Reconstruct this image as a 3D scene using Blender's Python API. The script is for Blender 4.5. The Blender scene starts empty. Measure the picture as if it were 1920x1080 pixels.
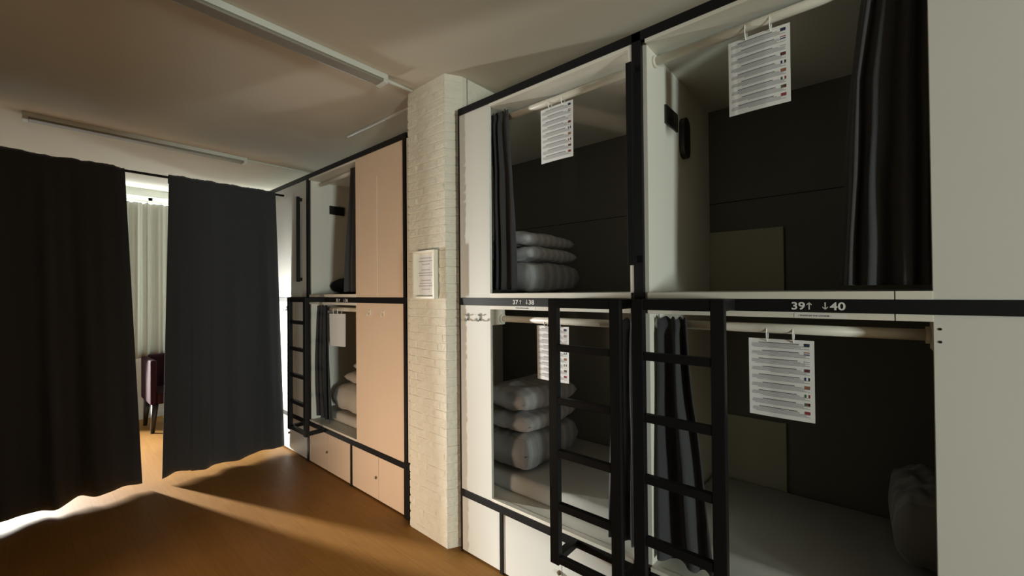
import bpy, bmesh, math, random
from mathutils import Vector, Matrix, noise

random.seed(7)
S = bpy.context.scene
COL = S.collection

# ------------------------------------------------------------------ camera
cam_d = bpy.data.cameras.new('camera')
cam_d.sensor_fit = 'HORIZONTAL'
cam_d.sensor_width = 36.0
cam_d.lens = 36.0 * 779.71 / 1920.0
cam_d.clip_start = 0.02
cam = bpy.data.objects.new('camera', cam_d)
COL.objects.link(cam)
_r = Vector((0.75949587, 0.65045584, -0.00855688))
_u = Vector((0.01252546, -0.00147103, 0.99992047))
_d = Vector((-0.65039153, 0.75954265, 0.0092645))
_m = Matrix((( _r.x, _u.x, -_d.x), (_r.y, _u.y, -_d.y), (_r.z, _u.z, -_d.z))).to_4x4()
_m.translation = Vector((1.9258, -1.7563, 1.6))
cam.matrix_world = _m
S.camera = cam

# ------------------------------------------------------------------ world, daylight, exposure
W = bpy.data.worlds.new('World')
S.world = W
W.use_nodes = True
W.node_tree.nodes['Background'].inputs[0].default_value = (0.80, 0.92, 1.0, 1)
W.node_tree.nodes['Background'].inputs[1].default_value = 2.0

def area_light(name, loc, size_x, size_y, rot, power, color, spread=180.0):
    l = bpy.data.lights.new(name, 'AREA')
    l.shape = 'RECTANGLE'
    l.size, l.size_y = size_x, size_y
    l.energy = power
    l.color = color
    l.spread = math.radians(spread)
    o = bpy.data.objects.new(name, l)
    o.location = loc
    o.rotation_euler = rot
    COL.objects.link(o)
    return o

H2 = math.pi / 2
# daylight at the far end: a narrow low pane left bare, and the window behind white curtains
area_light('daylight_bare_pane', (-6.30, -2.31, 1.08), 0.16, 0.80, (H2 - 0.18, 0, -H2 + 0.34), 125, (1.0, 0.99, 0.92), 60)
area_light('daylight_window', (-5.42, -0.72, 1.90), 1.15, 1.95, (H2, 0, -H2), 160, (0.86, 0.97, 1.0))
area_light('added_side_fill', (-5.42, 1.58, 1.90), 0.85, 1.9, (H2, 0, -H2), 160, (0.86, 0.97, 1.0))  # added fill through an unseen window, cools and brightens the far ceiling
# daylight from the glazed door of the wider room that the aisle opens into, behind the camera
area_light('daylight_door', (7.68, -2.65, 1.15), 0.70, 1.1, (H2, 0, H2), 275, (0.90, 1.0, 0.93))
# warm lit hallway behind the doorway opposite the peach doors
area_light('hallway_lamp', (-0.62, -3.20, 0.42), 0.7, 0.6, (H2, 0, 0), 21, (1.0, 0.76, 0.55), 100)

S.view_settings.view_transform = 'Standard'
S.view_settings.look = 'None'
S.view_settings.gamma = 1.0
S.view_settings.use_curve_mapping = False
S.view_settings.exposure = 0.0
try:
    S.cycles.use_denoising = True
    S.cycles.max_bounces = 10
    S.cycles.diffuse_bounces = 6
    S.cycles.caustics_reflective = False
    S.cycles.caustics_refractive = False
    S.cycles.sample_clamp_indirect = 4.0
except Exception:
    pass

# ------------------------------------------------------------------ materials
def mat(name, color, rough=0.5, spec=0.5, noise_amt=0.0, noise_scale=8.0, bump=0.0, bump_scale=60.0, sheen=0.0):
    m = bpy.data.materials.new(name)
    m.use_nodes = True
    nt = m.node_tree
    b = nt.nodes['Principled BSDF']
    b.inputs['Base Color'].default_value = (*color, 1)
    b.inputs['Roughness'].default_value = rough
    b.inputs['Specular IOR Level'].default_value = spec
    if sheen:
        b.inputs['Sheen Weight'].default_value = sheen
    tc = nt.nodes.new('ShaderNodeTexCoord')
    if noise_amt:
        n = nt.nodes.new('ShaderNodeTexNoise')
        n.inputs['Scale'].default_value = noise_scale
        n.inputs['Detail'].default_value = 5
        nt.links.new(tc.outputs['Object'], n.inputs['Vector'])
        mx = nt.nodes.new('ShaderNodeMix')
        mx.data_type = 'RGBA'
        mx.inputs['A'].default_value = (*[c * (1 - noise_amt) for c in color], 1)
        mx.inputs['B'].default_value = (*[min(1, c * (1 + noise_amt)) for c in color], 1)
        nt.links.new(n.outputs['Fac'], mx.inputs['Factor'])
        nt.links.new(mx.outputs['Result'], b.inputs['Base Color'])
    if bump:
        n2 = nt.nodes.new('ShaderNodeTexNoise')
        n2.inputs['Scale'].default_value = bump_scale
        n2.inputs['Detail'].default_value = 4
        nt.links.new(tc.outputs['Object'], n2.inputs['Vector'])
        bp = nt.nodes.new('ShaderNodeBump')
        bp.inputs['Strength'].default_value = bump
        bp.inputs['Distance'].default_value = 0.01
        nt.links.new(n2.outputs['Fac'], bp.inputs['Height'])
        nt.links.new(bp.outputs['Normal'], b.inputs['Normal'])
    return m

def wood_floor():
    m = bpy.data.materials.new('laminate_floor')
    m.use_nodes = True
    nt = m.node_tree
    L = nt.links.new
    b = nt.nodes['Principled BSDF']
    tc = nt.nodes.new('ShaderNodeTexCoord')
    br = nt.nodes.new('ShaderNodeTexBrick')
    br.inputs['Scale'].default_value = 1.0
    br.inputs['Brick Width'].default_value = 1.2
    br.inputs['Row Height'].default_value = 0.13
    br.inputs['Mortar Size'].default_value = 0.0012
    br.inputs['Color1'].default_value = (0.27, 0.132, 0.032, 1)
    br.inputs['Color2'].default_value = (0.31, 0.156, 0.040, 1)
    br.inputs['Mortar'].default_value = (0.23, 0.112, 0.027, 1)
    L(tc.outputs['Object'], br.inputs['Vector'])
    mp = nt.nodes.new('ShaderNodeMapping')
    mp.inputs['Scale'].default_value = (1.5, 22, 1)
    L(tc.outputs['Object'], mp.inputs['Vector'])
    n = nt.nodes.new('ShaderNodeTexNoise')
    n.inputs['Scale'].default_value = 3
    n.inputs['Detail'].default_value = 6
    L(mp.outputs['Vector'], n.inputs['Vector'])
    cr = nt.nodes.new('ShaderNodeValToRGB')
    cr.color_ramp.elements[0].color = (0.78, 0.74, 0.68, 1)
    cr.color_ramp.elements[1].color = (1.15, 1.12, 1.08, 1)
    L(n.outputs['Fac'], cr.inputs['Fac'])
    mx = nt.nodes.new('ShaderNodeMix')
    mx.data_type = 'RGBA'
    mx.blend_type = 'MULTIPLY'
    mx.inputs['Factor'].default_value = 1
    L(br.outputs['Color'], mx.inputs['A'])
    L(cr.outputs['Color'], mx.inputs['B'])
    L(mx.outputs['Result'], b.inputs['Base Color'])
    b.inputs['Roughness'].default_value = 0.5
    b.inputs['Specular IOR Level'].default_value = 0.18
    return m

def cloth_white():
    m = bpy.data.materials.new('white_curtain_cloth')
    m.use_nodes = True
    nt = m.node_tree
    b = nt.nodes['Principled BSDF']
    b.inputs['Base Color'].default_value = (0.52, 0.51, 0.45, 1)
    b.inputs['Roughness'].default_value = 0.9
    tr = nt.nodes.new('ShaderNodeBsdfTranslucent')
    tr.inputs['Color'].default_value = (0.80, 0.78, 0.68, 1)
    mx = nt.nodes.new('ShaderNodeMixShader')
    mx.inputs[0].default_value = 0.10
    out = nt.nodes['Material Output']
    nt.links.new(b.outputs[0], mx.inputs[1])
    nt.links.new(tr.outputs[0], mx.inputs[2])
    nt.links.new(mx.outputs[0], out.inputs[0])
    return m

def striped_bedding(name, c1, c2, width):
    m = bpy.data.materials.new(name)
    m.use_nodes = True
    nt = m.node_tree
    L = nt.links.new
    b = nt.nodes['Principled BSDF']
    tc = nt.nodes.new('ShaderNodeTexCoord')
    sx = nt.nodes.new('ShaderNodeSeparateXYZ')
    L(tc.outputs['Generated'], sx.inputs[0])
    mu = nt.nodes.new('ShaderNodeMath')
    mu.operation = 'MULTIPLY'
    mu.inputs[1].default_value = width
    L(sx.outputs['Y'], mu.inputs[0])
    fr = nt.nodes.new('ShaderNodeMath')
    fr.operation = 'FRACT'
    L(mu.outputs[0], fr.inputs[0])
    gt = nt.nodes.new('ShaderNodeMath')
    gt.operation = 'GREATER_THAN'
    gt.inputs[1].default_value = 0.55
    L(fr.outputs[0], gt.inputs[0])
    mx = nt.nodes.new('ShaderNodeMix')
    mx.data_type = 'RGBA'
    mx.inputs['A'].default_value = (*c1, 1)
    mx.inputs['B'].default_value = (*c2, 1)
    L(gt.outputs[0], mx.inputs['Factor'])
    L(mx.outputs['Result'], b.inputs['Base Color'])
    b.inputs['Roughness'].default_value = 0.9
    return m

def glass_mat():
    m = bpy.data.materials.new('window_glass')
    m.use_nodes = True
    nt = m.node_tree
    tr = nt.nodes.new('ShaderNodeBsdfTransparent')
    gl = nt.nodes.new('ShaderNodeBsdfGlossy')
    gl.inputs['Roughness'].default_value = 0.02
    mx = nt.nodes.new('ShaderNodeMixShader')
    mx.inputs[0].default_value = 0.05
    nt.links.new(tr.outputs[0], mx.inputs[1])
    nt.links.new(gl.outputs[0], mx.inputs[2])
    nt.links.new(mx.outputs[0], nt.nodes['Material Output'].inputs[0])
    return m

M = {
    'white': mat('white_laminate', (0.70, 0.70, 0.66), 0.45, 0.35, 0.03, 3.0),
    'peach': mat('peach_laminate', (0.76, 0.60, 0.46), 0.45, 0.35, 0.03, 3.0),  # peach tone set in the base colour of these bunk fronts
    'edge': mat('pale_board_edge', (0.78, 0.75, 0.66), 0.5),
    'inner': mat('pod_lining', (0.74, 0.73, 0.66), 0.6, 0.3, 0.03, 3.0),
    'pod_board': mat('pale_pod_board', (0.42, 0.40, 0.31), 0.7, 0.2, 0.03, 3.0),
    'pod_back': mat('dark_grey_pod_lining', (0.17, 0.162, 0.14), 0.85, 0.2, 0.1, 4.0),
    'black': mat('black_powder_coat', (0.009, 0.009, 0.010), 0.5, 0.22),
    'blackplastic': mat('black_plastic', (0.015, 0.014, 0.014), 0.35),
    'ceiling': mat('ceiling_paint', (0.60, 0.55, 0.46), 0.9, 0.2, 0.04, 1.2, 0.05, 40),
    'wall': mat('wall_paint', (0.66, 0.66, 0.61), 0.9, 0.2, 0.03, 1.5, 0.05, 40),
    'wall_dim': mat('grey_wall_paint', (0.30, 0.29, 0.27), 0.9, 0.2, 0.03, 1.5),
    'brick': mat('cream_painted_brick', (0.74, 0.71, 0.61), 0.75, 0.3, 0.05, 14, 0.5, 45),
    'floor': wood_floor(),
    'curtain': mat('charcoal_curtain_cloth', (0.050, 0.051, 0.055), 0.95, 0.1, 0.15, 120, 0.25, 300, 0.15),
    'curtain_white': cloth_white(),
    'rodwhite': mat('cream_curtain_pole', (0.74, 0.71, 0.62), 0.4),
    'batten': mat('batten_enamel', (0.62, 0.62, 0.56), 0.5),
    'diffuser': mat('ribbed_diffuser', (0.26, 0.24, 0.20), 0.45),
    'paper': mat('printed_paper', (0.80, 0.80, 0.80), 0.5),
    'ink': mat('grey_print', (0.40, 0.40, 0.42), 0.7),
    'ink_dark': mat('dark_print', (0.12, 0.12, 0.13), 0.7),
    'ring': mat('white_plastic_ring', (0.85, 0.85, 0.82), 0.3),
    'metal': mat('brushed_steel', (0.26, 0.25, 0.23), 0.4),
    'brass': mat('dark_brass_lock', (0.16, 0.12, 0.06), 0.35),
    'bedding': striped_bedding('striped_pillow_cotton', (0.34, 0.34, 0.35), (0.42, 0.42, 0.42), 9),
    'duvet': striped_bedding('striped_duvet_cotton', (0.24, 0.24, 0.245), (0.31, 0.31, 0.315), 7),
    'sheet': mat('grey_white_bed_sheet', (0.40, 0.40, 0.38), 0.9, 0.2, 0.04, 5, 0.2, 12),
    'palebed': mat('pale_bed_cotton', (0.62, 0.59, 0.54), 0.9, 0.2, 0.04, 5, 0.2, 14),
    'darkcloth': mat('black_cushion_cloth', (0.012, 0.012, 0.013), 0.95, 0.1),
    'maroon': mat('wine_red_upholstery', (0.030, 0.006, 0.010), 0.85, 0.2, 0.1, 60),
    'darkwood': mat('dark_stained_wood', (0.018, 0.013, 0.011), 0.4),
    'frame': mat('cream_picture_frame', (0.80, 0.77, 0.66), 0.4),
    'numeral': mat('white_lettering', (0.80, 0.80, 0.78), 0.5),
    'glass': glass_mat(),
    'pvc': mat('window_frame_plastic', (0.80, 0.82, 0.80), 0.4),
    'red': mat('flag_red', (0.26, 0.03, 0.04), 0.7),
    'blue': mat('flag_blue', (0.015, 0.03, 0.16), 0.7),
    'green': mat('flag_green', (0.02, 0.13, 0.05), 0.7),
    'yellow': mat('flag_yellow', (0.30, 0.22, 0.06), 0.7),
    'inkblack': mat('flag_black', (0.012, 0.012, 0.012), 0.7),
}

# ------------------------------------------------------------------ helpers
def box(bm, x0, x1, y0, y1, z0, z1, bev=0.0, mi=0):
    vs = [bm.verts.new(p) for p in ((x0, y0, z0), (x1, y0, z0), (x1, y1, z0), (x0, y1, z0),
                                    (x0, y0, z1), (x1, y0, z1), (x1, y1, z1), (x0, y1, z1))]
    fs = [bm.faces.new([vs[i] for i in f]) for f in ((0, 3, 2, 1), (4, 5, 6, 7), (0, 1, 5, 4), (1, 2, 6, 5), (2, 3, 7, 6), (3, 0, 4, 7))]
    for f in fs:
        f.material_index = mi
    if bev > 0:
        es = list({e for f in fs for e in f.edges})
        r = bmesh.ops.bevel(bm, geom=es, offset=bev, segments=2, affect='EDGES', profile=0.6)
        for f in r['faces']:
            f.material_index = mi
    return vs

def tube(bm, pts, r, seg=12, caps=True):
    pts = [Vector(p) for p in pts]
    rings = []
    up = Vector((0, 0, 1))
    prev = None
    for i, p in enumerate(pts):
        t = (pts[min(i + 1, len(pts) - 1)] - pts[max(i - 1, 0)]).normalized()
        if prev is None:
            a = t.cross(up)
            if a.length < 1e-3:
                a = t.cross(Vector((1, 0, 0)))
            a.normalize()
        else:
            a = (prev - t * prev.dot(t)).normalized()
        prev = a
        c = t.cross(a)
        rr = r[i] if isinstance(r, (list, tuple)) else r
        rings.append([bm.verts.new(p + (a * math.cos(2 * math.pi * k / seg) + c * math.sin(2 * math.pi * k / seg)) * rr) for k in range(seg)])
    for q in range(len(rings) - 1):
        for k in range(seg):
            f = bm.faces.new((rings[q][k], rings[q][(k + 1) % seg], rings[q + 1][(k + 1) % seg], rings[q + 1][k]))
            f.smooth = True
    if caps:
        bm.faces.new(rings[0][::-1])
        bm.faces.new(rings[-1])

def obj(name, bm, material, parent=None, smooth=False):
    me = bpy.data.meshes.new(name)
    bmesh.ops.recalc_face_normals(bm, faces=bm.faces[:])
    bm.to_mesh(me)
    bm.free()
    for m in (material if isinstance(material, (list, tuple)) else [material]):
        me.materials.append(m)
    if smooth:
        for p in me.polygons:
            p.use_smooth = True
    o = bpy.data.objects.new(name, me)
    COL.objects.link(o)
    if parent is not None:
        o.parent = parent
        # parents are unrotated empties or meshes at known places: keep world-space vertices
        off = Vector((0, 0, 0))
        q = parent
        while q is not None:
            off += q.location
            q = q.parent
        o.location = -off
    return o

def bx(name, material, parent, *dims, bev=0.0):
    bm = bmesh.new()
    box(bm, *dims, bev)
    return obj(name, bm, material, parent)

def tag(o, label, cat, group=None):
    o['label'] = label
    o['category'] = cat
    if group:
        o['group'] = group
    return o

def thing(name, label, cat, loc=(0, 0, 0), group=None):
    o = bpy.data.objects.new(name, None)
    o.empty_display_size = 0.1
    o.location = loc
    COL.objects.link(o)
    return tag(o, label, cat, group)

def struct(name, bm, material, label=None, parent=None):
    o = obj(name, bm, material, parent)
    if parent is None:
        o['kind'] = 'structure'
        if label:
            o['label'] = label
    return o

def fnoise(x, y, z=0.0):
    return noise.noise(Vector((x, y, z)))

def text_mesh(name, body, size, loc, material, parent, bold=0.0, align='LEFT', spacing=1.0, wide=1.0):
    """lettering standing on a front facing the room (-Y)"""
    c = bpy.data.curves.new(name, 'FONT')
    c.body = body
    c.size = size
    c.offset = bold
    c.extrude = 0.0006
    c.align_x = align
    c.space_character = spacing
    t = bpy.data.objects.new(name, c)
    COL.objects.link(t)
    t.rotation_euler = (H2, 0, 0)
    t.location = loc
    bpy.context.view_layer.update()
    dg = bpy.context.evaluated_depsgraph_get()
    me = bpy.data.meshes.new_from_object(t.evaluated_get(dg))
    me.transform(t.matrix_world @ Matrix.Diagonal((wide, 1, 1, 1)))
    bpy.data.objects.remove(t)
    bm = bmesh.new()
    bm.from_mesh(me)
    bpy.data.meshes.remove(me)
    return bm

# ------------------------------------------------------------------ room shell
XL, XR, YF, YB, ZC = -5.20, 7.50, -2.22, 2.14, 2.98
YN, XN = -4.6, 2.60         # the aisle opens into a wider room at X 2.6

bm = bmesh.new(); box(bm, XL - 0.2, XR + 0.2, YF - 0.1, YB + 0.1, -0.08, 0.0)
box(bm, XN, XR + 0.2, YN - 0.1, YF - 0.1, -0.08, 0.0)
struct('floor', bm, M['floor'])
bm = bmesh.new(); box(bm, XL - 0.2, XR + 0.2, YF - 0.1, YB + 0.1, ZC, ZC + 0.1)
box(bm, XN, XR + 0.2, YN - 0.1, YF - 0.1, ZC, ZC + 0.1)
struct('ceiling', bm, M['ceiling'])
bm = bmesh.new(); box(bm, XL, XR, YB, YB + 0.1, 0, ZC)
struct('wall_rear', bm, M['wall'])
HX0, HX1, HZ = -1.05, -0.25, 2.02
bm = bmesh.new()
box(bm, XL, HX0, YF - 0.1, YF, 0, ZC)
box(bm, HX1, XN, YF - 0.1, YF, 0, ZC)
box(bm, XN, XN + 0.1, YN, YF - 0.1, 0, ZC)
box(bm, XN, XR, YN - 0.1, YN, 0, ZC)
box(bm, XN, XN + 0.1, YF, -1.85, 0, ZC)  # added nib out of view, keeps door light off the left dividing curtain
box(bm, HX0, HX1, YF - 0.1, YF, HZ, ZC)
struct('wall_front', bm, M['wall_dim'])
bm = bmesh.new()
box(bm, HX0 - 0.25, HX0 - 0.15, -4.0, YF - 0.1, 0, 2.5)
box(bm, HX1 + 0.15, HX1 + 0.25, -4.0, YF - 0.1, 0, 2.5)
box(bm, HX0 - 0.25, HX1 + 0.25, -4.1, -4.0, 0, 2.5)
box(bm, HX0 - 0.25, HX1 + 0.25, -4.1, YF - 0.1, 2.5, 2.58)
box(bm, HX0 - 0.25, HX1 + 0.25, -4.1, YF - 0.1, -0.08, 0.0)
struct('wall_hallway', bm, M['wall'])
# far wall with the window opening  Y -2.02..-0.10, Z 0.85..2.87
WY0, WY1, WZ0, WZ1 = -1.30, -0.12, 0.90, 2.88
SY0, SY1 = 1.10, 2.06
PY0, PY1, PZ0, PZ1 = -2.21, -1.38, 0.30, 1.95
bm = bmesh.new()
box(bm, XL - 0.16, XL, PY1, YB, 0, WZ0)
box(bm, XL - 0.16, XL, YF, PY0, 0, WZ0)
box(bm, XL - 0.16, XL, PY0, PY1, 0, PZ0)
box(bm, XL - 0.16, XL, YF, YB, WZ1, ZC)
box(bm, XL - 0.16, XL, PY1, WY0, WZ0, WZ1)
box(bm, XL - 0.16, XL, YF, PY0, WZ0, WZ1)
box(bm, XL - 0.16, XL, PY0, PY1, PZ1, WZ1)
box(bm, XL - 0.16, XL, WY1, SY0, WZ0, WZ1)
box(bm, XL - 0.16, XL, SY1, YB, WZ0, WZ1)
struct('wall_left', bm, M['wall'])
# near end wall with the glazed doorway
DY0, DY1, DZ1 = -3.10, -2.20, 2.05
bm = bmesh.new()
box(bm, XR, XR + 0.12, YN - 0.1, DY0, 0, ZC)
box(bm, XR, XR + 0.12, DY1, YB, 0, ZC)
box(bm, XR, XR + 0.12, DY0, DY1, DZ1, ZC)
struct('wall_right', bm, M['wall'])
bm = bmesh.new()
for y in (DY0, DY1 - 0.06):
    box(bm, XR + 0.03, XR + 0.08, y, y + 0.06, 0.0, DZ1, 0.004)
box(bm, XR + 0.03, XR + 0.08, DY0 + 0.06, DY1 - 0.06, DZ1 - 0.06, DZ1, 0.004)
box(bm, XR + 0.03, XR + 0.08, DY0 + 0.06, DY1 - 0.06, 0.0, 0.25, 0.004)
d1 = struct('door_1', bm, M['pvc'])
bx('door_pane', M['glass'], d1, XR + 0.052, XR + 0.058, DY0 + 0.06, DY1 - 0.06, 0.25, DZ1 - 0.06)
# window frame
bm = bmesh.new()
fx0, fx1 = XL - 0.10, XL - 0.04
for y in (WY0, -0.72, WY1 - 0.05):
    box(bm, fx0, fx1, y, y + 0.05, WZ0, WZ1, 0.004)
for z in (WZ0, WZ1 - 0.045):
    box(bm, fx0, fx1, WY0, WY1, z, z + 0.045, 0.004)
w1 = struct('window_1', bm, M['pvc'])
bx('window_pane', M['glass'], w1, XL - 0.072, XL - 0.068, WY0 + 0.05, WY1 - 0.05, WZ0 + 0.045, WZ1 - 0.045)
bx('window_sill', M['pvc'], w1, XL - 0.05, XL + 0.07, WY0 - 0.03, WY1 + 0.03, WZ0 - 0.03, WZ0, bev=0.005)
bm = bmesh.new()
for y in (PY0, PY1 - 0.02):
    box(bm, fx0, fx1, y, y + 0.02, PZ0, PZ1, 0.003)
for z in (PZ0, PZ1 - 0.02):
    box(bm, fx0, fx1, PY0 + 0.02, PY1 - 0.02, z, z + 0.02, 0.003)
w2 = struct('window_2', bm, M['pvc'])
bx('window_pane', M['glass'], w2, XL - 0.072, XL - 0.068, PY0 + 0.02, PY1 - 0.02, PZ0 + 0.02, PZ1 - 0.02)
bm = bmesh.new()
for y in (SY0, SY1 - 0.05):
    box(bm, fx0, fx1, y, y + 0.05, WZ0, WZ1, 0.003)
for z in (WZ0, WZ1 - 0.045):
    box(bm, fx0, fx1, SY0 + 0.05, SY1 - 0.05, z, z + 0.045, 0.003)
w3 = struct('added_window', bm, M['pvc'])  # added window, hidden behind the far bunk, lets the ceiling fill in
bx('window_pane', M['glass'], w3, XL - 0.072, XL - 0.068, SY0 + 0.05, SY1 - 0.05, WZ0 + 0.045, WZ1 - 0.045)
bm = bmesh.new(); box(bm, XL, XL + 0.012, YF, YB, 0, 0.07, 0.002)
struct('baseboard_left', bm, M['wall'])

# ------------------------------------------------------------------ brick pillar between the bunks
ZT_PIL = 2.76
def brick_column():
    FP = [Vector((-0.475, -0.040)), Vector((-0.085, -0.045)), Vector((-0.030, 0.055)), Vector((-0.030, 0.10)), Vector((-0.475, 0.10))]
    bm = bmesh.new()
    lo = [bm.verts.new((p.x, p.y, 0)) for p in FP]
    hi = [bm.verts.new((p.x, p.y, ZC)) for p in FP]
    n = len(FP)
    for i in range(n):
        bm.faces.new((lo[i], lo[(i + 1) % n], hi[(i + 1) % n], hi[i]))
    bm.faces.new(lo[::-1]); bm.faces.new(hi)
    box(bm, -0.475, -0.030, 0.095, 0.60, ZT_PIL, ZC)
    core = struct('brick_pillar', bm, M['brick'], 'cream painted brick pillar between the two bunk blocks')
    rnd = random.Random(3)
    # the laid brick skin: every course of slightly proud, uneven bricks, one mesh
    bm = bmesh.new()
    ch = 0.0535
    nc = int(ZC / ch)
    def face_bricks(p0, p1, z, shift):
        d = (p1 - p0); ln = d.length; d.normalize()
        nrm = Vector((d.y, -d.x))
        s = -shift
        while s < ln - 0.01:
            w = rnd.uniform(0.17, 0.23)
            a, b = max(0.0, s), min(ln, s + w)
            s += w
            if b - a < 0.03:
                continue
            g = 0.0028
            a2 = a + (g if a > 0 else -0.003); b2 = b - (g if b < ln else -0.003)
            z0 = z + g * rnd.uniform(0.6, 1.4); z1 = z + ch - g * rnd.uniform(0.6, 1.4)
            dep = rnd.uniform(0.0012, 0.0048)
            tl = rnd.uniform(-0.003, 0.003)
            ns = 5
            rows = []
            for (zz, off) in ((z0, -0.001), (z0 + 0.004, dep), ((z0 + z1) / 2, dep + rnd.uniform(-0.001, 0.0015)), (z1 - 0.004, dep), (z1, -0.001)):
                row = []
                for k in range(ns + 1):
                    f = k / ns
                    along = a2 + (b2 - a2) * f
                    o = off
                    if (k == 0 and a > 0) or (k == ns and b < ln):
                        o = min(o, 0.0005)
                    q = p0 + d * along + nrm * (o + rnd.uniform(-0.0012, 0.0012))
                    row.append(bm.verts.new((q.x, q.y, zz + tl * (f - 0.5) * 2 + rnd.uniform(-0.001, 0.001))))
                rows.append(row)
            for i in range(4):
                for k in range(ns):
                    fc = bm.faces.new((rows[i][k], rows[i][k + 1], rows[i + 1][k + 1], rows[i + 1][k]))
                    fc.smooth = False
    for c in range(nc):
        z = c * ch
        sh = 0.10 if c % 2 else 0.0
        face_bricks(FP[0], FP[1], z, sh + rnd.uniform(0, 0.03))
        face_bricks(FP[1], FP[2], z, (0.06 if c % 2 == 0 else 0.0))
    sk = obj('brick_courses', bm, M['brick'], core)
    return core
brick_column()

# picture frame on the pillar
def framed_notice():
    x0, x1, z0, z1, yb, yf = -0.378, -0.152, 1.560, 1.873, -0.052, -0.085
    t = thing('picture_frame', 'small cream framed notice hanging on the brick pillar', 'picture', (x0, yb, z0))
    bm = bmesh.new()
    w = 0.016
    box(bm, x0, x0 + w, yf, yb, z0, z1, 0.002)
    box(bm, x1 - w, x1, yf, yb, z0, z1, 0.002)
    box(bm, x0 + w, x1 - w, yf, yb, z1 - w, z1, 0.002)
    box(bm, x0 + w, x1 - w, yf, yb, z0, z0 + w, 0.002)
    obj('frame_border', bm, M['frame'], t)
    bx('backing_board', M['frame'], t, x0 + w, x1 - w, -0.060, yb, z0 + w, z1 - w)
    pg = bx('printed_sheet', M['paper'], t, x0 + w + 0.008, x1 - w - 0.008, -0.0615, -0.060, z0 + w + 0.006, z1 - w - 0.006)
    bm = bmesh.new()
    cx = (x0 + x1) / 2
    rnd = random.Random(9)
    zs = [0.265, 0.245, 0.225, 0.188, 0.168, 0.152, 0.120, 0.100, 0.084, 0.062]
    ws = [0.12, 0.15, 0.08, 0.09, 0.15, 0.14, 0.10, 0.13, 0.15, 0.08]
    for zz, ww in zip(zs, ws):
        box(bm, cx - ww / 2, cx + ww / 2, -0.0620, -0.0615, z0 + zz - 0.0025, z0 + zz + 0.0025)
    obj('printed_text', bm, M['ink'], pg)
framed_notice()

# ------------------------------------------------------------------ ceiling fittings
def batten(label, x0, x1, y0, y1):
    t = thing('ceiling_batten', label, 'ceiling light', ((x0 + x1) / 2, y0, ZC), 'long ceiling battens')
    bx('housing', M['batten'], t, x0, x1, y0, y1, 2.945, ZC, bev=0.003)
    bm = bmesh.new()
    box(bm, x0 + 0.006, x1 - 0.006, y0 + 0.03, y1 - 0.03, 2.928, 2.945, 0.006)
    obj('diffuser', bm, M['diffuser'], t)
    for y in (y0, y1 - 0.03):
        bx('end_cap', M['batten'], t, x0 + 0.002, x1 - 0.002, y, y + 0.03, 2.924, 2.945, bev=0.002)
    return t
batten('long unlit ceiling batten running towards the brick pillar', -0.455, -0.362, -1.80, -0.27)
batten('long unlit ceiling batten above the dark dividing curtains', -2.93, -2.835, -1.78, -0.30)
bm = bmesh.new()
tube(bm, [(-0.41, -0.27, 2.968), (-0.41, -0.056, 2.968)], 0.010, 8)
tag(obj('conduit', bm, M['batten']), 'short white conduit from ceiling batten to the brick pillar', 'conduit')
bm = bmesh.new()
tube(bm, [(-1.50, 0.06, 2.966), (-0.66, 0.08, 2.966), (-0.48, 0.09, 2.966)], 0.012, 8)
tag(obj('conduit', bm, M['batten']), 'white conduit along the ceiling above the peach bunk doors', 'conduit')
bm = bmesh.new()
tube(bm, [(-2.88, -0.30, 2.970), (-2.88, 0.60, 2.970)], 0.009, 8)
tag(obj('conduit', bm, M['batten']), 'thin conduit running from far batten to above the far bunks', 'conduit')
bm = bmesh.new()
box(bm, -3.02, -2.94, -1.99, -1.91, 2.93, ZC, 0.006)
tag(obj('junction_box', bm, M['batten']), 'small grey junction box on the ceiling at the far left', 'box')

# ------------------------------------------------------------------ bunk blocks
ZR0, ZR1 = 0.345, 0.388      # black base rail
ZB0, ZB1 = 1.521, 1.566      # black number rail
ZT0, ZT1 = 2.700, 2.742      # black top rail
LO, HI = 0.405, 1.500        # lower opening
UO, UT = 1.592, 2.683        # upper opening
YD = 0.95                    # pod depth

def locker_doors(t, xs, locks, front='white'):
    """doors between consecutive xs; locks: index of door -> x of the cam lock"""
    for i in range(len(xs) - 1):
        a, b = xs[i], xs[i + 1]
        d = bx('locker_door', M[front], t, a + 0.002, b - 0.002, 0.002, 0.020, 0.012, ZR0 - 0.002, bev=0.0015)
        if i in locks:
            bm = bmesh.new()
            x = locks[i]
            tube(bm, [(x, 0.002, 0.178), (x, -0.007, 0.178)], 0.011, 14)
            box(bm, x - 0.0025, x + 0.0025, -0.012, -0.0065, 0.169, 0.187, 0.001)
            obj('cam_lock', bm, M['brass'], d)

def coat_hook(t, x, z, material):
    bm = bmesh.new()
    box(bm, x - 0.008, x + 0.008, -0.004, 0.0, z - 0.022, z + 0.024, 0.0015)
    tube(bm, [(x, -0.004, z - 0.010), (x, -0.014, z - 0.022), (x, -0.024, z - 0.020), (x, -0.027, z - 0.008)], 0.004, 8)
    tube(bm, [(x, -0.004, z + 0.012), (x, -0.012, z + 0.012), (x, -0.016, z + 0.018)], 0.0035, 8)
    return obj('coat_hook', bm, material, t)

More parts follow.
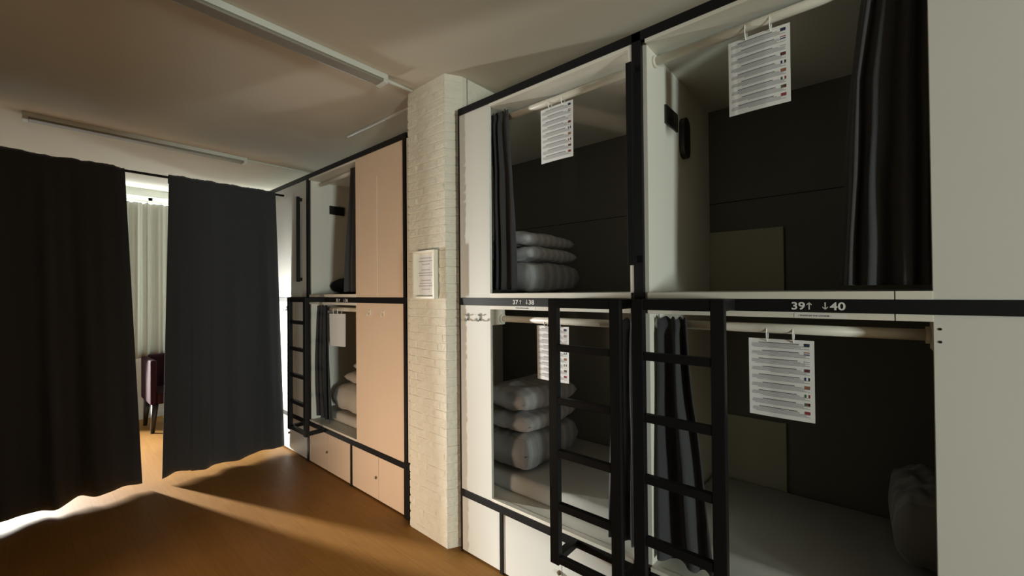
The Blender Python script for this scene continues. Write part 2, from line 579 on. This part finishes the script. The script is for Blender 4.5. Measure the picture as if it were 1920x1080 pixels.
def bunk(label, x0, x1, o0, o1, rail_x0, rail_x1, ext=0.0, front='white', split=None):
    """two stacked sleeping pods behind one front: pods x0..x1, open o0..o1 (None: closed front)"""
    t = thing('pod_bunk', label, 'bunk bed', ((x0 + x1) / 2, 0, 0), 'built-in pod bunks')
    # black metal frame on the front
    for nm, z0, z1, dy in (('base_rail', ZR0, ZR1, 0.006), ('number_rail', ZB0, ZB1, 0.006), ('top_rail', ZT0, ZT1, 0.006)):
        bx(nm, M['black'], t, rail_x0, rail_x1, -dy, 0.03, z0, z1, bev=0.002)
    closed = o0 is None
    # front panels either side of the opening
    segs = [(x0, x1)] if closed else [s for s in ((x0, o0), (o1, x1)) if s[1] - s[0] > 0.03]
    for a, b in segs:
        bx('front_panel', M[front], t, a, b, 0.0, 0.018, ZR1, ZB0, bev=0.001)
        bx('front_panel', M[front], t, a, b, 0.0, 0.018, ZB1, ZT0, bev=0.001)
    # pod shell; ext: how far the pods reach on behind the pillar to the left
    xa = x0 - ext
    bx('side_panel', M['inner'], t, xa, xa + 0.018, 0.018 if not ext else 0.12, YD, ZR1, ZT0)
    bx('side_panel', M['inner'], t, x1 - 0.018, x1, 0.018, YD, ZR1, ZT0)
    bx('back_panel', M['pod_back'], t, xa, x1, YD, YD + 0.018, 0.0, ZT0)
    bx('back_seam', M['black'], t, xa + 0.02, x1 - 0.02, YD - 0.002, YD, 2.118, 2.122)
    y0 = 0.03 if not ext else 0.12
    for nm, z0, z1, yy in (('roof_panel', UT, ZT0, 0.03), ('bed_deck', ZR0 + 0.01, LO - 0.004, 0.03), ('mid_deck', HI, 1.535, 0.03)):
        bm = bmesh.new()
        box(bm, x0, x1, yy, YD, z0, z1)
        if ext:
            box(bm, xa, x0, 0.12, YD, z0, z1)
        obj(nm, bm, M['inner'], t)
    if ext:
        bx('front_panel', M['pod_back'], t, xa, x0, 0.105, 0.12, ZR1, ZT0)
    if not closed:
        # pale board edges framing both openings
        for z0, z1 in ((ZR1, LO), (HI, ZB0), (ZB1, UO), (UT, ZT0)):
            cuts = [o0, o1] if split is None or z0 in (ZR1, UT) else [o0, split, o1]
            for k in range(len(cuts) - 1):
                bx('opening_edge', M['edge'], t, cuts[k] + (0.0015 if k else 0), cuts[k + 1] - (0.0015 if k < len(cuts) - 2 else 0), -0.002, 0.03, z0, z1, bev=0.001)
    return t

def curtain_pole(t, x0, x1, z, y=0.10):
    bm = bmesh.new()
    tube(bm, [(x0, y, z), (x1, y, z)], 0.0185, 16)
    o = obj('curtain_pole', bm, M['rodwhite'], t, False)
    for x, s in ((x0, 1), (x1, -1)):
        bm = bmesh.new()
        tube(bm, [(x, y, z), (x + 0.012 * s, y, z)], 0.027, 16)
        obj('pole_socket', bm, M['rodwhite'], o)
    return o

def pole_block(t, x0, x1, z0, z1):
    bx('pole_block', M['edge'], t, x0, x1, 0.018, 0.125, z0, z1, bev=0.002)

def numerals(t, left, right, x_a, x_b, z, size):
    """door numbers with arrows: left number then up arrow, down arrow then right number"""
    y = -0.0068
    bm = text_mesh('n', left, size, (x_a, y, z), M['numeral'], t, bold=size * 0.022, spacing=1.03, wide=1.12)
    obj('bed_number', bm, M['numeral'], t)
    bm = text_mesh('n', right, size, (x_b, y, z), M['numeral'], t, bold=size * 0.022, spacing=1.03, wide=1.12)
    obj('bed_number', bm, M['numeral'], t)
    def arrow(x, up):
        bm = bmesh.new()
        h = size * 0.70
        zb, zt = z, z + h
        zt2 = zt if up else zb
        sgn = -1 if up else 1
        w = size * 0.045
        box(bm, x - w, x + w, y - 0.0006, y + 0.0006, zb, zt)
        hh = size * 0.20
        for s in (-1, 1):
            p = [(x, zt2), (x + s * hh, zt2 + sgn * hh), (x + s * hh, zt2 + sgn * (hh + 0.10 * size)), (x, zt2 + sgn * 0.10 * size)]
            fa = [bm.verts.new((q[0], y - 0.0006, q[1])) for q in p]
            fb = [bm.verts.new((q[0], y + 0.0006, q[1])) for q in p]
            bm.faces.new(fa); bm.faces.new(fb[::-1])
            for k in range(4):
                bm.faces.new((fa[k], fa[(k + 1) % 4], fb[(k + 1) % 4], fb[k]))
        obj('arrow', bm, M['numeral'], t)
    return arrow

def grab_bar(t, x, z0, z1):
    bm = bmesh.new()
    box(bm, x - 0.014, x + 0.014, -0.048, -0.022, z0, z1, 0.004)
    box(bm, x - 0.012, x + 0.012, -0.024, 0.0, z0 + 0.01, z0 + 0.04, 0.002)
    box(bm, x - 0.012, x + 0.012, -0.024, 0.0, z1 - 0.04, z1 - 0.01, 0.002)
    obj('grab_bar', bm, M['black'], t)

def socket_plate(t, xw, y0, y1, z0, z1):
    o = bx('socket_plate', M['blackplastic'], t, xw, xw + 0.010, y0, y1, z0, z1, bev=0.003)
    for k in range(2):
        yc = y0 + (y1 - y0) * (0.27 + 0.46 * k)
        bm = bmesh.new()
        tube(bm, [(xw + 0.010, yc, (z0 + z1) / 2), (xw + 0.0125, yc, (z0 + z1) / 2)], 0.022, 18)
        obj('socket', bm, M['blackplastic'], o)

def reading_lamp(t, xw, y0, y1, z0, z1):
    bm = bmesh.new()
    yc = (y0 + y1) / 2
    r = (y1 - y0) / 2
    pr = []
    for k in range(13):
        a = math.pi * k / 12
        pr.append((yc + r * math.cos(a), z1 - r + r * math.sin(a)))
    for k in range(13):
        a = math.pi + math.pi * k / 12
        pr.append((yc + r * math.cos(a), z0 + r + r * math.sin(a)))
    fa = [bm.verts.new((xw, p[0], p[1])) for p in pr]
    fb = [bm.verts.new((xw + 0.026, p[0], p[1])) for p in pr]
    bm.faces.new(fa); bm.faces.new(fb[::-1])
    for k in range(len(pr)):
        bm.faces.new((fa[k], fa[(k + 1) % len(pr)], fb[(k + 1) % len(pr)], fb[k]))
    obj('reading_lamp', bm, M['blackplastic'], t)

# --- far block, half behind the curtain: closed white front
tB = bunk('bright white bunk front half hidden behind the right dark dividing curtain', -4.30, -2.18, None, None, -4.30, -2.18)
locker_doors(tB, [-4.30, -3.72, -3.32, -2.95, -2.57, -2.18], {3: -2.60})
coat_hook(tB, -2.66, 1.448, M['metal'])
grab_bar(tB, -2.285, 1.715, 2.545)

# --- block with numbers hardly legible, peach doors
tA = bunk('bunk block with wide peach doors, between dividing curtains and brick pillar', -2.14, -0.60, -2.122, -1.262, -2.18, -0.555, front='peach')
bx('frame_post', M['black'], tA, -2.18, -2.14, -0.004, 0.03, 0.0, ZT0, bev=0.002)
bx('frame_post', M['black'], tA, -0.60, -0.565, -0.004, 0.03, ZR1, ZT0, bev=0.002)
bx('frame_post', M['black'], tA, -0.60, -0.535, -0.008, 0.03, 0.0, ZR1 + 0.012, bev=0.002)
bx('edge_strip', M['edge'], tA, -0.555, -0.535, 0.0, 0.018, ZR1 + 0.014, ZT0)
bx('door_seam', M['edge'], tA, -0.945, -0.941, -0.0012, 0.0005, ZB1 + 0.01, ZT0 - 0.20)
bx('locker_divider', M['black'], tA, -1.362, -1.338, -0.004, 0.03, 0.0, ZR0, bev=0.001)
locker_doors(tA, [-2.14, -1.745, -1.362], {0: -1.775}, 'peach')
locker_doors(tA, [-1.338, -0.945, -0.60], {0: -0.972}, 'peach')
coat_hook(tA, -1.047, 1.448, M['rodwhite'])
coat_hook(tA, -0.855, 1.446, M['rodwhite'])
curtain_pole(tA, -2.122, -1.20, 2.655)
curtain_pole(tA, -2.122, -1.250, 1.455)
pole_block(tA, -1.20, -1.18, 2.60, 2.683)
pole_block(tA, -1.250, -1.230, 1.41, 1.50)
socket_plate(tA, -2.122, 0.195, 0.350, 2.385, 2.47)
socket_plate(tA, -2.122, 0.200, 0.290, 1.215, 1.310)
ar = numerals(tA, '35', '36', -1.585, -1.425, 1.528, 0.036)
ar(-1.525, True); ar(-1.447, False)

# --- block 37 / 38
tC = bunk('bunk block marked 37 and 38 right beside the brick pillar', 0.0, 1.138, 0.255, 1.120, -0.008, 1.180, 0.52)
bx('frame_post', M['black'], tC, 1.138, 1.180, -0.006, 0.03, 0.0, ZT1 - 0.001, bev=0.002)
bx('edge_strip', M['edge'], tC, 1.120, 1.138, -0.002, 0.018, UO, ZT0)
bx('panel_trim', M['black'], tC, -0.008, 0.0, -0.004, 0.018, 0.0, ZT0)
bx('locker_divider', M['black'], tC, 0.316, 0.340, -0.004, 0.03, 0.0, ZR0, bev=0.001)
locker_doors(tC, [0.0, 0.316], {})
locker_doors(tC, [0.340, 0.735, 1.138], {0: 0.722})
coat_hook(tC, 0.066, 1.448, M['metal'])
coat_hook(tC, 0.170, 1.450, M['metal'])
curtain_pole(tC, 0.19, 1.120, 2.635)
curtain_pole(tC, 0.257, 1.120, 1.440)
pole_block(tC, 0.170, 0.190, 2.59, 2.683)
pole_block(tC, 0.237, 0.257, 1.405, 1.50)
grab_bar(tC, 1.142, 1.712, 2.600)
ar = numerals(tC, '37', '38', 0.432, 0.543, 1.532, 0.034)
ar(0.487, True); ar(0.531, False)
bx('reminder_sticker', M['paper'], tC, 0.432, 0.585, -0.003, -0.002, 1.504, 1.517)
bm = text_mesh('s', '• SHOES IN THE LOCKER •', 0.0085, (0.445, -0.0032, 1.508), M['ink_dark'], tC)
obj('sticker_text', bm, M['ink_dark'], tC)

# --- block 39 / 40
tD = bunk('bunk block marked 39 and 40 nearest the camera', 1.180, 3.200, 1.198, 2.072, 1.180, 3.240, split=1.988)
bx('frame_post', M['black'], tD, 3.200, 3.240, -0.006, 0.03, 0.0, ZT1 - 0.001, bev=0.002)
bx('locker_divider', M['black'], tD, 1.52, 1.544, -0.004, 0.03, 0.0, ZR0, bev=0.001)
locker_doors(tD, [1.180, 1.52], {})
locker_doors(tD, [1.544, 1.94, 2.335], {0: 1.926})
locker_doors(tD, [2.335, 2.77, 3.200], {0: 2.756})
bx('back_board', M['pod_board'], tD, 1.198, 1.578, YD - 0.02, YD, LO, 0.870, bev=0.002)
bx('back_board', M['pod_board'], tD, 1.198, 1.578, YD - 0.02, YD, 1.535, 1.945, bev=0.002)
curtain_pole(tD, 1.198, 2.13, 2.640)
curtain_pole(tD, 1.198, 2.074, 1.452)
pole_block(tD, 2.13, 2.15, 2.595, 2.683)
pole_block(tD, 2.074, 2.094, 1.408, 1.50)
socket_plate(tD, 1.198, 0.220, 0.385, 2.398, 2.488)
reading_lamp(tD, 1.198, 0.424, 0.520, 2.285, 2.495)
ar = numerals(tD, '39', '40', 1.719, 1.828, 1.5305, 0.036)
ar(1.771, True); ar(1.815, False)
bx('reminder_sticker', M['paper'], tD, 1.728, 1.868, -0.003, -0.002, 1.503, 1.517)
bm = text_mesh('s', '• SHOES IN THE LOCKER •', 0.0078, (1.740, -0.0032, 1.507), M['ink_dark'], tD)
obj('sticker_text', bm, M['ink_dark'], tD)
bm = bmesh.new()
for z in (1.479, 1.441):
    tube(bm, [(2.086, 0.0, z), (2.086, -0.0015, z)], 0.004, 10)
obj('screw_head', bm, M['blackplastic'], tD)

# ------------------------------------------------------------------ ladders
def ladder(label, x0, x1, last):
    t = thing('bunk_ladder', label, 'ladder', ((x0 + x1) / 2, -0.15, 0.345), 'black bunk ladders')
    w, y0, y1 = 0.046, -0.182, -0.150
    for a in (x0, x1 - w):
        s = bx('stringer', M['black'], t, a, a + w, y0, y1, 0.352, 1.566, bev=0.003)
        bx('bracket', M['black'], s, a + 0.004, a + w - 0.004, y1, -0.006, 1.524, 1.564, bev=0.002)
        bx('bracket', M['black'], s, a + 0.004, a + w - 0.004, y1, -0.006, 0.356, 0.386, bev=0.002)
    bx('crossbar', M['black'], t, x0 + w, x1 - w, y0 + 0.002, y1 - 0.002, 1.524, 1.566, bev=0.003)
    for z in (1.342, 1.100, 0.860, 0.618, 0.376):
        bx('rung', M['black'], t, x0 + w, x1 - w, y0 + 0.002, y1 - 0.002, z - 0.016, z + 0.016, bev=0.003)
    return t
ladder('narrow black ladder beside the right dark dividing curtain', -2.175, -1.790, 0)
ladder('black ladder in front of bunk 38, left of the tall post', 0.796, 1.152, 0)
ladder('black ladder in front of bunk 40, before the gathered curtain', 1.205, 1.545, 0)

# ------------------------------------------------------------------ notices hanging from the poles
FLAGS = [('h', 'inkblack', 'blue', 'inkblack'), ('h', 'red', 'paper', 'blue'), ('h', 'paper', 'ink', 'paper'), ('h', 'inkblack', 'red', 'inkblack'),
         ('v', 'blue', 'paper', 'inkblack'), ('h', 'red', 'yellow', 'red'), ('v', 'green', 'paper', 'red'), ('v', 'green', 'red', 'inkblack'), ('h', 'red', 'red', 'red')]

def notice(label, xc, yc, pole_z, top, rot=0.0, w=0.210, h=0.297, detail=True, seed=1):
    t = thing('hanging_notice', label, 'notice', (xc, yc, top), 'multilingual notices hung from poles')
    rnd = random.Random(seed)
    def P(u, v, d=0.0):
        # u across 0..1, v down 0..1, slight bow and twist
        bow = 0.004 * math.sin(math.pi * u) + 0.006 * v * (u - 0.5)
        lx = (u - 0.5) * w
        ly = -bow - d
        c, s = math.cos(rot), math.sin(rot)
        return (xc + lx * c - ly * s, yc + lx * s + ly * c, top - v * h)
    bm = bmesh.new()
    nu, nv = 12, 12
    for d, flip in ((0.0, False), (-0.0008, True)):
        g = [[bm.verts.new(P(i / nu, j / nv, d)) for i in range(nu + 1)] for j in range(nv + 1)]
        for j in range(nv):
            for i in range(nu):
                bm.faces.new((g[j][i], g[j][i + 1], g[j + 1][i + 1], g[j + 1][i]))
    sh = obj('sheet', bm, M['paper'], t, True)
    def quad(bm, u0, u1, v0, v1, d, mi=0):
        n = 6 if u1 - u0 > 0.15 else 1
        for k in range(n):
            a, b = u0 + (u1 - u0) * k / n, u0 + (u1 - u0) * (k + 1) / n
            f = bm.faces.new([bm.verts.new(P(*q, d)) for q in ((a, v0), (a, v1), (b, v1), (b, v0))])
            f.material_index = mi
    bm = bmesh.new()
    for k in range(9):
        v = 0.045 + k * 0.104
        quad(bm, 0.05 + (0.17 if k % 2 else 0.11), 0.05 + rnd.uniform(0.66, 0.74), v, v + 0.010, 0.0006, 1)
        quad(bm, 0.06, 0.83 - rnd.uniform(0, 0.05), v + 0.015, v + 0.025, 0.0006, 0)
        quad(bm, 0.05, 0.93, v + 0.030, v + 0.040, 0.0006, 0)
        quad(bm, 0.05, rnd.uniform(0.80, 0.92), v + 0.045, v + 0.055, 0.0006, 0)
        quad(bm, 0.05 + rnd.uniform(0, 0.3), 0.93, v + 0.060, v + 0.069, 0.0006, 0)
    if not detail:
        bm.free()
    else:
        obj('printed_text', bm, [M['ink'], M['ink_dark']], sh)
    if detail:
        for k, fl in enumerate(FLAGS):
            v = 0.040 + k * 0.104
            bm = bmesh.new()
            u0, u1, v1 = 0.855, 0.935, v + 0.036
            for q in range(3):
                if fl[0] == 'h':
                    quad(bm, u0, u1, v + (v1 - v) * q / 3, v + (v1 - v) * (q + 1) / 3, 0.0007, q)
                else:
                    quad(bm, u0 + (u1 - u0) * q / 3, u0 + (u1 - u0) * (q + 1) / 3, v, v1, 0.0007, q)
            obj('flag', bm, [M[fl[1]], M[fl[2]], M[fl[3]]], sh)
    for u in (0.30, 0.70):
        bx_, by_, bz_ = P(u, 0.03)
        zc = (pole_z + 0.016 + bz_) / 2
        r = (pole_z + 0.016 - bz_) / 2
        pts = []
        for k in range(21):
            a = 2 * math.pi * k / 20
            pts.append((bx_, 0.10 + (by_ - 0.10) * 0.5 * (1 - math.cos(a - math.pi / 2 + math.pi / 2)) * 0 + r * 0.62 * math.sin(a), zc + r * math.cos(a)))
        bm = bmesh.new()
        tube(bm, pts, 0.0024, 8, False)
        obj('ring', bm, M['ring'], t)
    return t

notice('white notice with small flags hanging in bunk 40', 1.670, 0.100, 1.452, 1.412, seed=2)
notice('white notice with small flags hanging in upper bunk 39', 1.611, 0.100, 2.640, 2.600, seed=3)
notice('white notice hanging in upper bunk 37, right of its curtain', 0.662, 0.100, 2.635, 2.603, seed=4)
notice('white notice hanging in bunk 38, half behind the ladder', 0.622, 0.100, 1.440, 1.412, seed=5)
notice('pale blank-looking notice hanging in the lower bunk left of the peach doors', -1.775, 0.100, 1.455, 1.412, rot=0.25, detail=False, seed=6)

# ------------------------------------------------------------------ curtains
def sheet_mesh(name, fn, nu, nv, material, parent=None, thick=0.003):
    bm = bmesh.new()
    g = [[bm.verts.new(fn(i / nu, j / nv)) for i in range(nu + 1)] for j in range(nv + 1)]
    for j in range(nv):
        for i in range(nu):
            bm.faces.new((g[j][i], g[j][i + 1], g[j + 1][i + 1], g[j + 1][i]))
    o = obj(name, bm, material, parent, True)
    md = o.modifiers.new('thickness', 'SOLIDIFY')
    md.thickness = thick
    md.offset = 0
    return o

def pod_curtain(label, pole_z, bottom, xl_top, xr_top, xl_mid, xr_mid, xl_bot, xr_bot, folds, seed, amp=0.030, y=0.080):
    """gathered curtain hung on a pod's pole; v 0 = top"""
    top = pole_z + 0.030
    def lerp3(a, b, c, v):
        return a + (b - a) * (v / 0.35) if v < 0.35 else b + (c - b) * ((v - 0.35) / 0.65)
    def fn(u, v):
        z = top + (bottom - top) * v
        xl, xr = lerp3(xl_top, xl_mid, xl_bot, v), lerp3(xr_top, xr_mid, xr_bot, v)
        warp = u + 0.05 * math.sin(2 * math.pi * u * 1.3 + seed)
        warp = u if u in (0, 1) else warp
        x = xl + (xr - xl) * min(1, max(0, warp))
        ph = 2 * math.pi * folds * u + seed
        a = amp * (0.55 + 0.6 * v) * (0.8 + 0.4 * fnoise(u * 3 + seed, v * 1.5))
        f = math.sin(ph + 0.7 * fnoise(seed, v * 2.2, u * 2))
        f = math.copysign(abs(f) ** 0.8, f)
        yy = y - 0.012 + a * f - 0.006 * math.sin(v * 5 + seed)
        # at the pole the cloth is pinched flat in front of it
        dz = z - pole_z
        if abs(dz) < 0.05:
            k = 1 - abs(dz) / 0.05
            yy = yy * (1 - k) + (0.10 - 0.0225 - 0.012 * (0.5 - 0.5 * f)) * k
        z2 = z + (0.006 * math.sin(ph * 2) if v < 0.02 else 0)
        return (x + 0.006 * fnoise(u * 5, v * 4, seed), yy, z2)
    o = sheet_mesh('pod_curtain', fn, 90, 60, M['curtain'])
    return tag(o, label, 'curtain', 'charcoal pod curtains')

pod_curtain('charcoal curtain gathered at the left of upper bunk 37', 2.635, 1.612, 0.205, 0.340, 0.215, 0.372, 0.200, 0.392, 3, 0.4, 0.024)
pod_curtain('dark curtain bunched at the right of bunk 38 behind the ladder', 1.440, 0.43, 1.000, 1.105, 0.975, 1.105, 0.95, 1.11, 3, 1.7, 0.024)
pod_curtain('charcoal curtain gathered at the right of upper bunk 39', 2.640, 1.612, 1.935, 2.10, 1.885, 2.105, 1.850, 2.10, 4, 2.2, 0.036)
pod_curtain('charcoal curtain gathered at the left of bunk 40 behind its ladder', 1.452, 0.43, 1.215, 1.340, 1.212, 1.362, 1.212, 1.445, 2, 3.6, 0.036)
pod_curtain('dark curtain at the right of the upper bunk beside the peach doors', 2.655, 1.612, -1.46, -1.235, -1.49, -1.235, -1.54, -1.235, 3, 4.1, 0.026)
pod_curtain('dark curtain covering the left half of the lower bunk beside the peach doors', 1.455, 0.43, -2.10, -1.90, -2.10, -1.86, -2.10, -1.82, 3, 5.0, 0.026)

# dividing curtains across the aisle
RODX, RODZ = -2.690, 2.622
t = thing('curtain_rod', 'thin black rod carrying the two dark dividing curtains', 'curtain rod', (RODX, -1.0, RODZ))
bm = bmesh.new(); tube(bm, [(RODX, YF + 0.01, RODZ), (RODX, -0.012, RODZ)], 0.011, 12)
obj('rod', bm, M['black'], t)
for y0, y1 in ((YF, YF + 0.012), (-0.012, 0.0)):
    bm = bmesh.new(); tube(bm, [(RODX, y0, RODZ), (RODX, y1, RODZ)], 0.026, 14)
    obj('rod_flange', bm, M['rodwhite'], t)

def divider(label, yl_top, yr_top, yl_bot, yr_bot, hem, folds, seed, hemfn, steps=()):
    top = RODZ + 0.028
    nv = 70
    def fn(u, v):
        # v in 0..1: last hem..top ; wraps over the rod for v<0.04
        if v < 0.06:
            k = v / 0.06                       # back flap, rising
            z = RODZ - 0.05 + k * (top - RODZ + 0.05)
            back = 1 - k
            vv = 0.0
        else:
            vv = (v - 0.06) / 0.94
            z = top + (hem + hemfn(u) - top) * vv
            back = 0
        yl = yl_top + (yl_bot - yl_top) * vv
        yr = yr_top + (yr_bot - yr_top) * vv
        yy = yl + (yr - yl) * u
        ph = 2 * math.pi * folds * u + seed + 1.1 * fnoise(u * 3, seed)
        a = 0.006 + 0.038 * vv ** 1.2
        f = math.sin(ph) * (0.7 + 0.6 * fnoise(u * 4, vv * 0.6, seed + 5)) + 0.35 * math.sin(2.3 * ph + 1.2) * (1 - vv * 0.5)
        x = RODX + 0.018 + a * f
        for (su, amt) in steps:
            x += amt * vv * (1 if u > su else 0) * min(1, abs(u - su) / 0.015)
        if z > RODZ - 0.05 and vv < 0.03:
            x = RODX + 0.0165 + 0.004 * (1 + f)
        if back > 0:
            x = RODX - 0.0165 - 0.004 * (1 + f)
        if v < 0.075 and v > 0.045:
            z += 0.012 * fnoise(u * folds * 4.0, seed) + 0.004 * fnoise(u * 60, seed)
            if 0.055 < v < 0.065:
                x = RODX
        return (x, yy, z)
    o = sheet_mesh('divider_curtain', fn, 150, nv, M['curtain'], None, 0.004)
    return tag(o, label, 'curtain', 'dark dividing curtains')

def hem_l(u):
    return 0.020 * math.exp(-((u - 0.66) / 0.06) ** 2) + 0.008 * math.sin(9 * u)
def hem_r(u):
    return 0.015 * math.exp(-((u - 0.10) / 0.08) ** 2) + 0.006 * math.sin(8 * u + 1) + 0.012 * u
divider('wide dark dividing curtain left of the gap, left edge of view', YF + 0.02, -1.236, YF + 0.02, -1.128, 0.035, 4.0, 0.6, hem_l)
divider('dark dividing curtain right of the gap, ending at the white bunk front', -0.953, -0.100, -1.005, -0.030, 0.030, 3.2, 2.1, hem_r, ((0.20, 0.025),))

# white window curtains beyond the gap
def window_curtain(label, y0, y1, seed, folds, bottom):
    def fn(u, v):
        z = 2.775 + (bottom - 2.775) * v
        yy = y0 + (y1 - y0) * u
        f = math.sin(2 * math.pi * folds * u + seed + 0.8 * fnoise(u * 4, seed))
        x = XL + 0.115 + 0.028 * f + 0.010 * math.sin(2.7 * 2 * math.pi * folds * u)
        return (x, yy, z + (0.006 * math.sin(u * folds * 13) if v < 0.01 else 0))
    o = sheet_mesh('window_curtain', fn, 120, 24, M['curtain_white'], None, 0.002)
    return tag(o, label, 'curtain', 'white window curtains')
window_curtain('white window curtain seen through the gap, left of its dark fold', -1.33, -0.752, 0.3, 5, 0.80)
window_curtain('white window curtain seen through the gap, right of its dark fold', -0.765, -0.06, 1.1, 5, 0.80)
bm = bmesh.new(); box(bm, XL, XL + 0.03, -1.40, -0.04, 2.80, 2.825, 0.003)
tag(obj('curtain_track', bm, M['batten']), 'white curtain track above the far window', 'curtain track')

# wine-red chair under the window
def chair():
    x0, x1, y0, y1 = -4.86, -4.30, -0.835, -0.28
    t = thing('armchair', 'dark wine-red upholstered chair under the far window', 'chair', (x0, y0, 0))
    bx('seat', M['maroon'], t, x0 + 0.06, x1, y0 + 0.061, y1 - 0.061, 0.335, 0.47, bev=0.025)
    bx('backrest', M['maroon'], t, x0 - 0.06, x0 + 0.055, y0 + 0.061, y1 - 0.061, 0.335, 0.86, bev=0.025)
    for a, b in ((y0, y0 + 0.06), (y1 - 0.06, y1)):
        bx('armrest', M['maroon'], t, x0 - 0.05, x1 - 0.02, a, b, 0.335, 0.845, bev=0.02)
    for lx in (x0 + 0.03, x1 - 0.07):
        for ly, s in ((y0 + 0.05, -1), (y1 - 0.05, 1)):
            bm = bmesh.new()
            tube(bm, [(lx, ly, 0.335), (lx - 0.01, ly + s * 0.02, 0.0)], [0.035, 0.020], 12)
            obj('leg', bm, M['darkwood'], t)
chair()

# ------------------------------------------------------------------ bedding
def cushion(name, c, size, material, label, cat, group=None, rot=0.0, seed=0, p=2.6, wr=0.010, edge=0.30, tilt=0.0):
    bm = bmesh.new()
    n = 26
    lx, ly, lz = size[0] / 2, size[1] / 2, size[2] / 2
    R = Matrix.Rotation(rot, 3, 'Z') @ Matrix.Rotation(tilt, 3, 'Y')
    grids = []
    for sgn in (1, -1):
        g = []
        for i in range(n + 1):
            row = []
            for j in range(n + 1):
                u, v = -1 + 2 * i / n, -1 + 2 * j / n
                # squash the square grid a little to round the corners, keep pointed ears
                k = 1 - 0.06 * (u * u) * (v * v)
                px, py = u * lx * (1 - 0.05 * (1 - u * u) * 0 - 0.06 * (1 - abs(v)) * 0) * k, v * ly * k
                h = ((1 - abs(u) ** p) * (1 - abs(v) ** p))
                h = max(0, h) ** edge
                w = wr * (fnoise(u * 2.2 + seed, v * 2.2, sgn) + 0.6 * fnoise(u * 5 + seed, v * 5, sgn + 3))
                q = R @ Vector((px, py, sgn * (lz * h + w * h)))
                row.append((q.x + c[0], q.y + c[1], q.z + c[2]))
            g.append(row)
        grids.append(g)
    V = {}
    def vert(s, i, j):
        b = i in (0, n) or j in (0, n)
        key = (0 if b else s, i, j)
        if key not in V:
            V[key] = bm.verts.new(grids[s][i][j])
        return V[key]
    for s in (0, 1):
        for i in range(n):
            for j in range(n):
                bm.faces.new((vert(s, i, j), vert(s, i + 1, j), vert(s, i + 1, j + 1), vert(s, i, j + 1)))
    o = obj(name, bm, material, None, True)
    return tag(o, label, cat, group)

def mattress(label, x0, x1, z0, h, material='sheet'):
    bm = bmesh.new()
    box(bm, x0, x1, 0.125, YD - 0.025, z0, z0 + h, min(0.03, h * 0.45))
    for f in bm.faces: f.smooth = True
    o = obj('mattress', bm, M[material])
    tag(o, label, 'mattress', 'pod mattresses')
mattress('mattress in lower bunk 38 under the striped pillow pile', 0.024, 1.112, LO, 0.105)
mattress('mattress in lower bunk 40, partly lit grey sheet', 1.206, 3.170, LO, 0.105)
mattress('mattress in the lower bunk left of the peach doors', -2.116, -0.626, LO, 0.085, 'palebed')
mattress('mattress in upper bunk 37 beneath pillows', 0.024, 1.112, 1.535, 0.06)
mattress('mattress in upper bunk 39 behind the curtain', 1.206, 3.170, 1.535, 0.06)
mattress('mattress in the upper bunk left of the peach doors', -2.116, -0.626, 1.535, 0.06, 'palebed')

zb = LO + 0.105
cushion('folded_duvet', (0.215, 0.44, zb + 0.118), (0.37, 0.62, 0.22), M['duvet'], 'grey striped folded duvet at the bottom of the bunk 38 pile', 'duvet', seed=1, p=6, edge=0.35, wr=0.022)
cushion('pillow', (0.215, 0.44, zb + 0.290), (0.38, 0.60, 0.125), M['bedding'], 'grey striped pillow in bunk 38 lying directly on the folded duvet', 'pillow', 'pillows piled in bunk 38', seed=2, rot=0.05, wr=0.015)
cushion('pillow', (0.205, 0.45, zb + 0.422), (0.36, 0.60, 0.155), M['bedding'], 'grey striped pillow in bunk 38, topmost of its pile', 'pillow', 'pillows piled in bunk 38', seed=3, rot=-0.04, wr=0.018, tilt=0.05)
zu = 1.597
cushion('folded_duvet', (0.215, 0.48, zu + 0.095), (0.37, 0.62, 0.19), M['duvet'], 'grey folded duvet in upper bunk 37 under two pillows', 'duvet', seed=4, p=6, edge=0.35, wr=0.012)
cushion('pillow', (0.21, 0.48, zu + 0.240), (0.36, 0.58, 0.105), M['bedding'], 'grey pillow in upper bunk 37 on its folded duvet', 'pillow', 'pillows in upper bunk 37', seed=5, wr=0.012)
cushion('pillow', (0.20, 0.48, zu + 0.340), (0.34, 0.58, 0.10), M['bedding'], 'grey pillow in upper bunk 37, topmost of its pile', 'pillow', 'pillows in upper bunk 37', seed=6, wr=0.012, tilt=0.06)
za = LO + 0.085
cushion('folded_duvet', (-1.68, 0.46, za + 0.128), (0.68, 0.66, 0.25), M['palebed'], 'pale folded duvet in the lower bunk left of the peach doors', 'duvet', seed=7, p=6, edge=0.4, wr=0.015)
cushion('pillow', (-1.62, 0.48, za + 0.315), (0.56, 0.56, 0.12), M['palebed'], 'pale pillow on the folded duvet left of the peach doors', 'pillow', 'pale pillows left of the peach doors', seed=8, wr=0.012)
cushion('pillow', (-1.56, 0.50, za + 0.422), (0.48, 0.52, 0.10), M['palebed'], 'pale pillow topmost of the pile left of the peach doors', 'pillow', 'pale pillows left of the peach doors', seed=10, wr=0.012)
zv = 1.597
cushion('cushion', (-1.88, 0.30, zv + 0.075), (0.40, 0.26, 0.15), M['darkcloth'], 'black cushion in the upper bunk left of the peach doors', 'cushion', seed=11, wr=0.012)
cushion('pillow', (-1.72, 0.60, zv + 0.13), (0.40, 0.30, 0.26), M['palebed'], 'pale pillow behind the black cushion in the far upper bunk', 'pillow', seed=12, wr=0.012)
cushion('pillow', (2.13, 0.62, zb + 0.17), (0.30, 0.50, 0.33), M['duvet'], 'dim grey pillow at the right end of bunk 40', 'pillow', seed=13, wr=0.03)
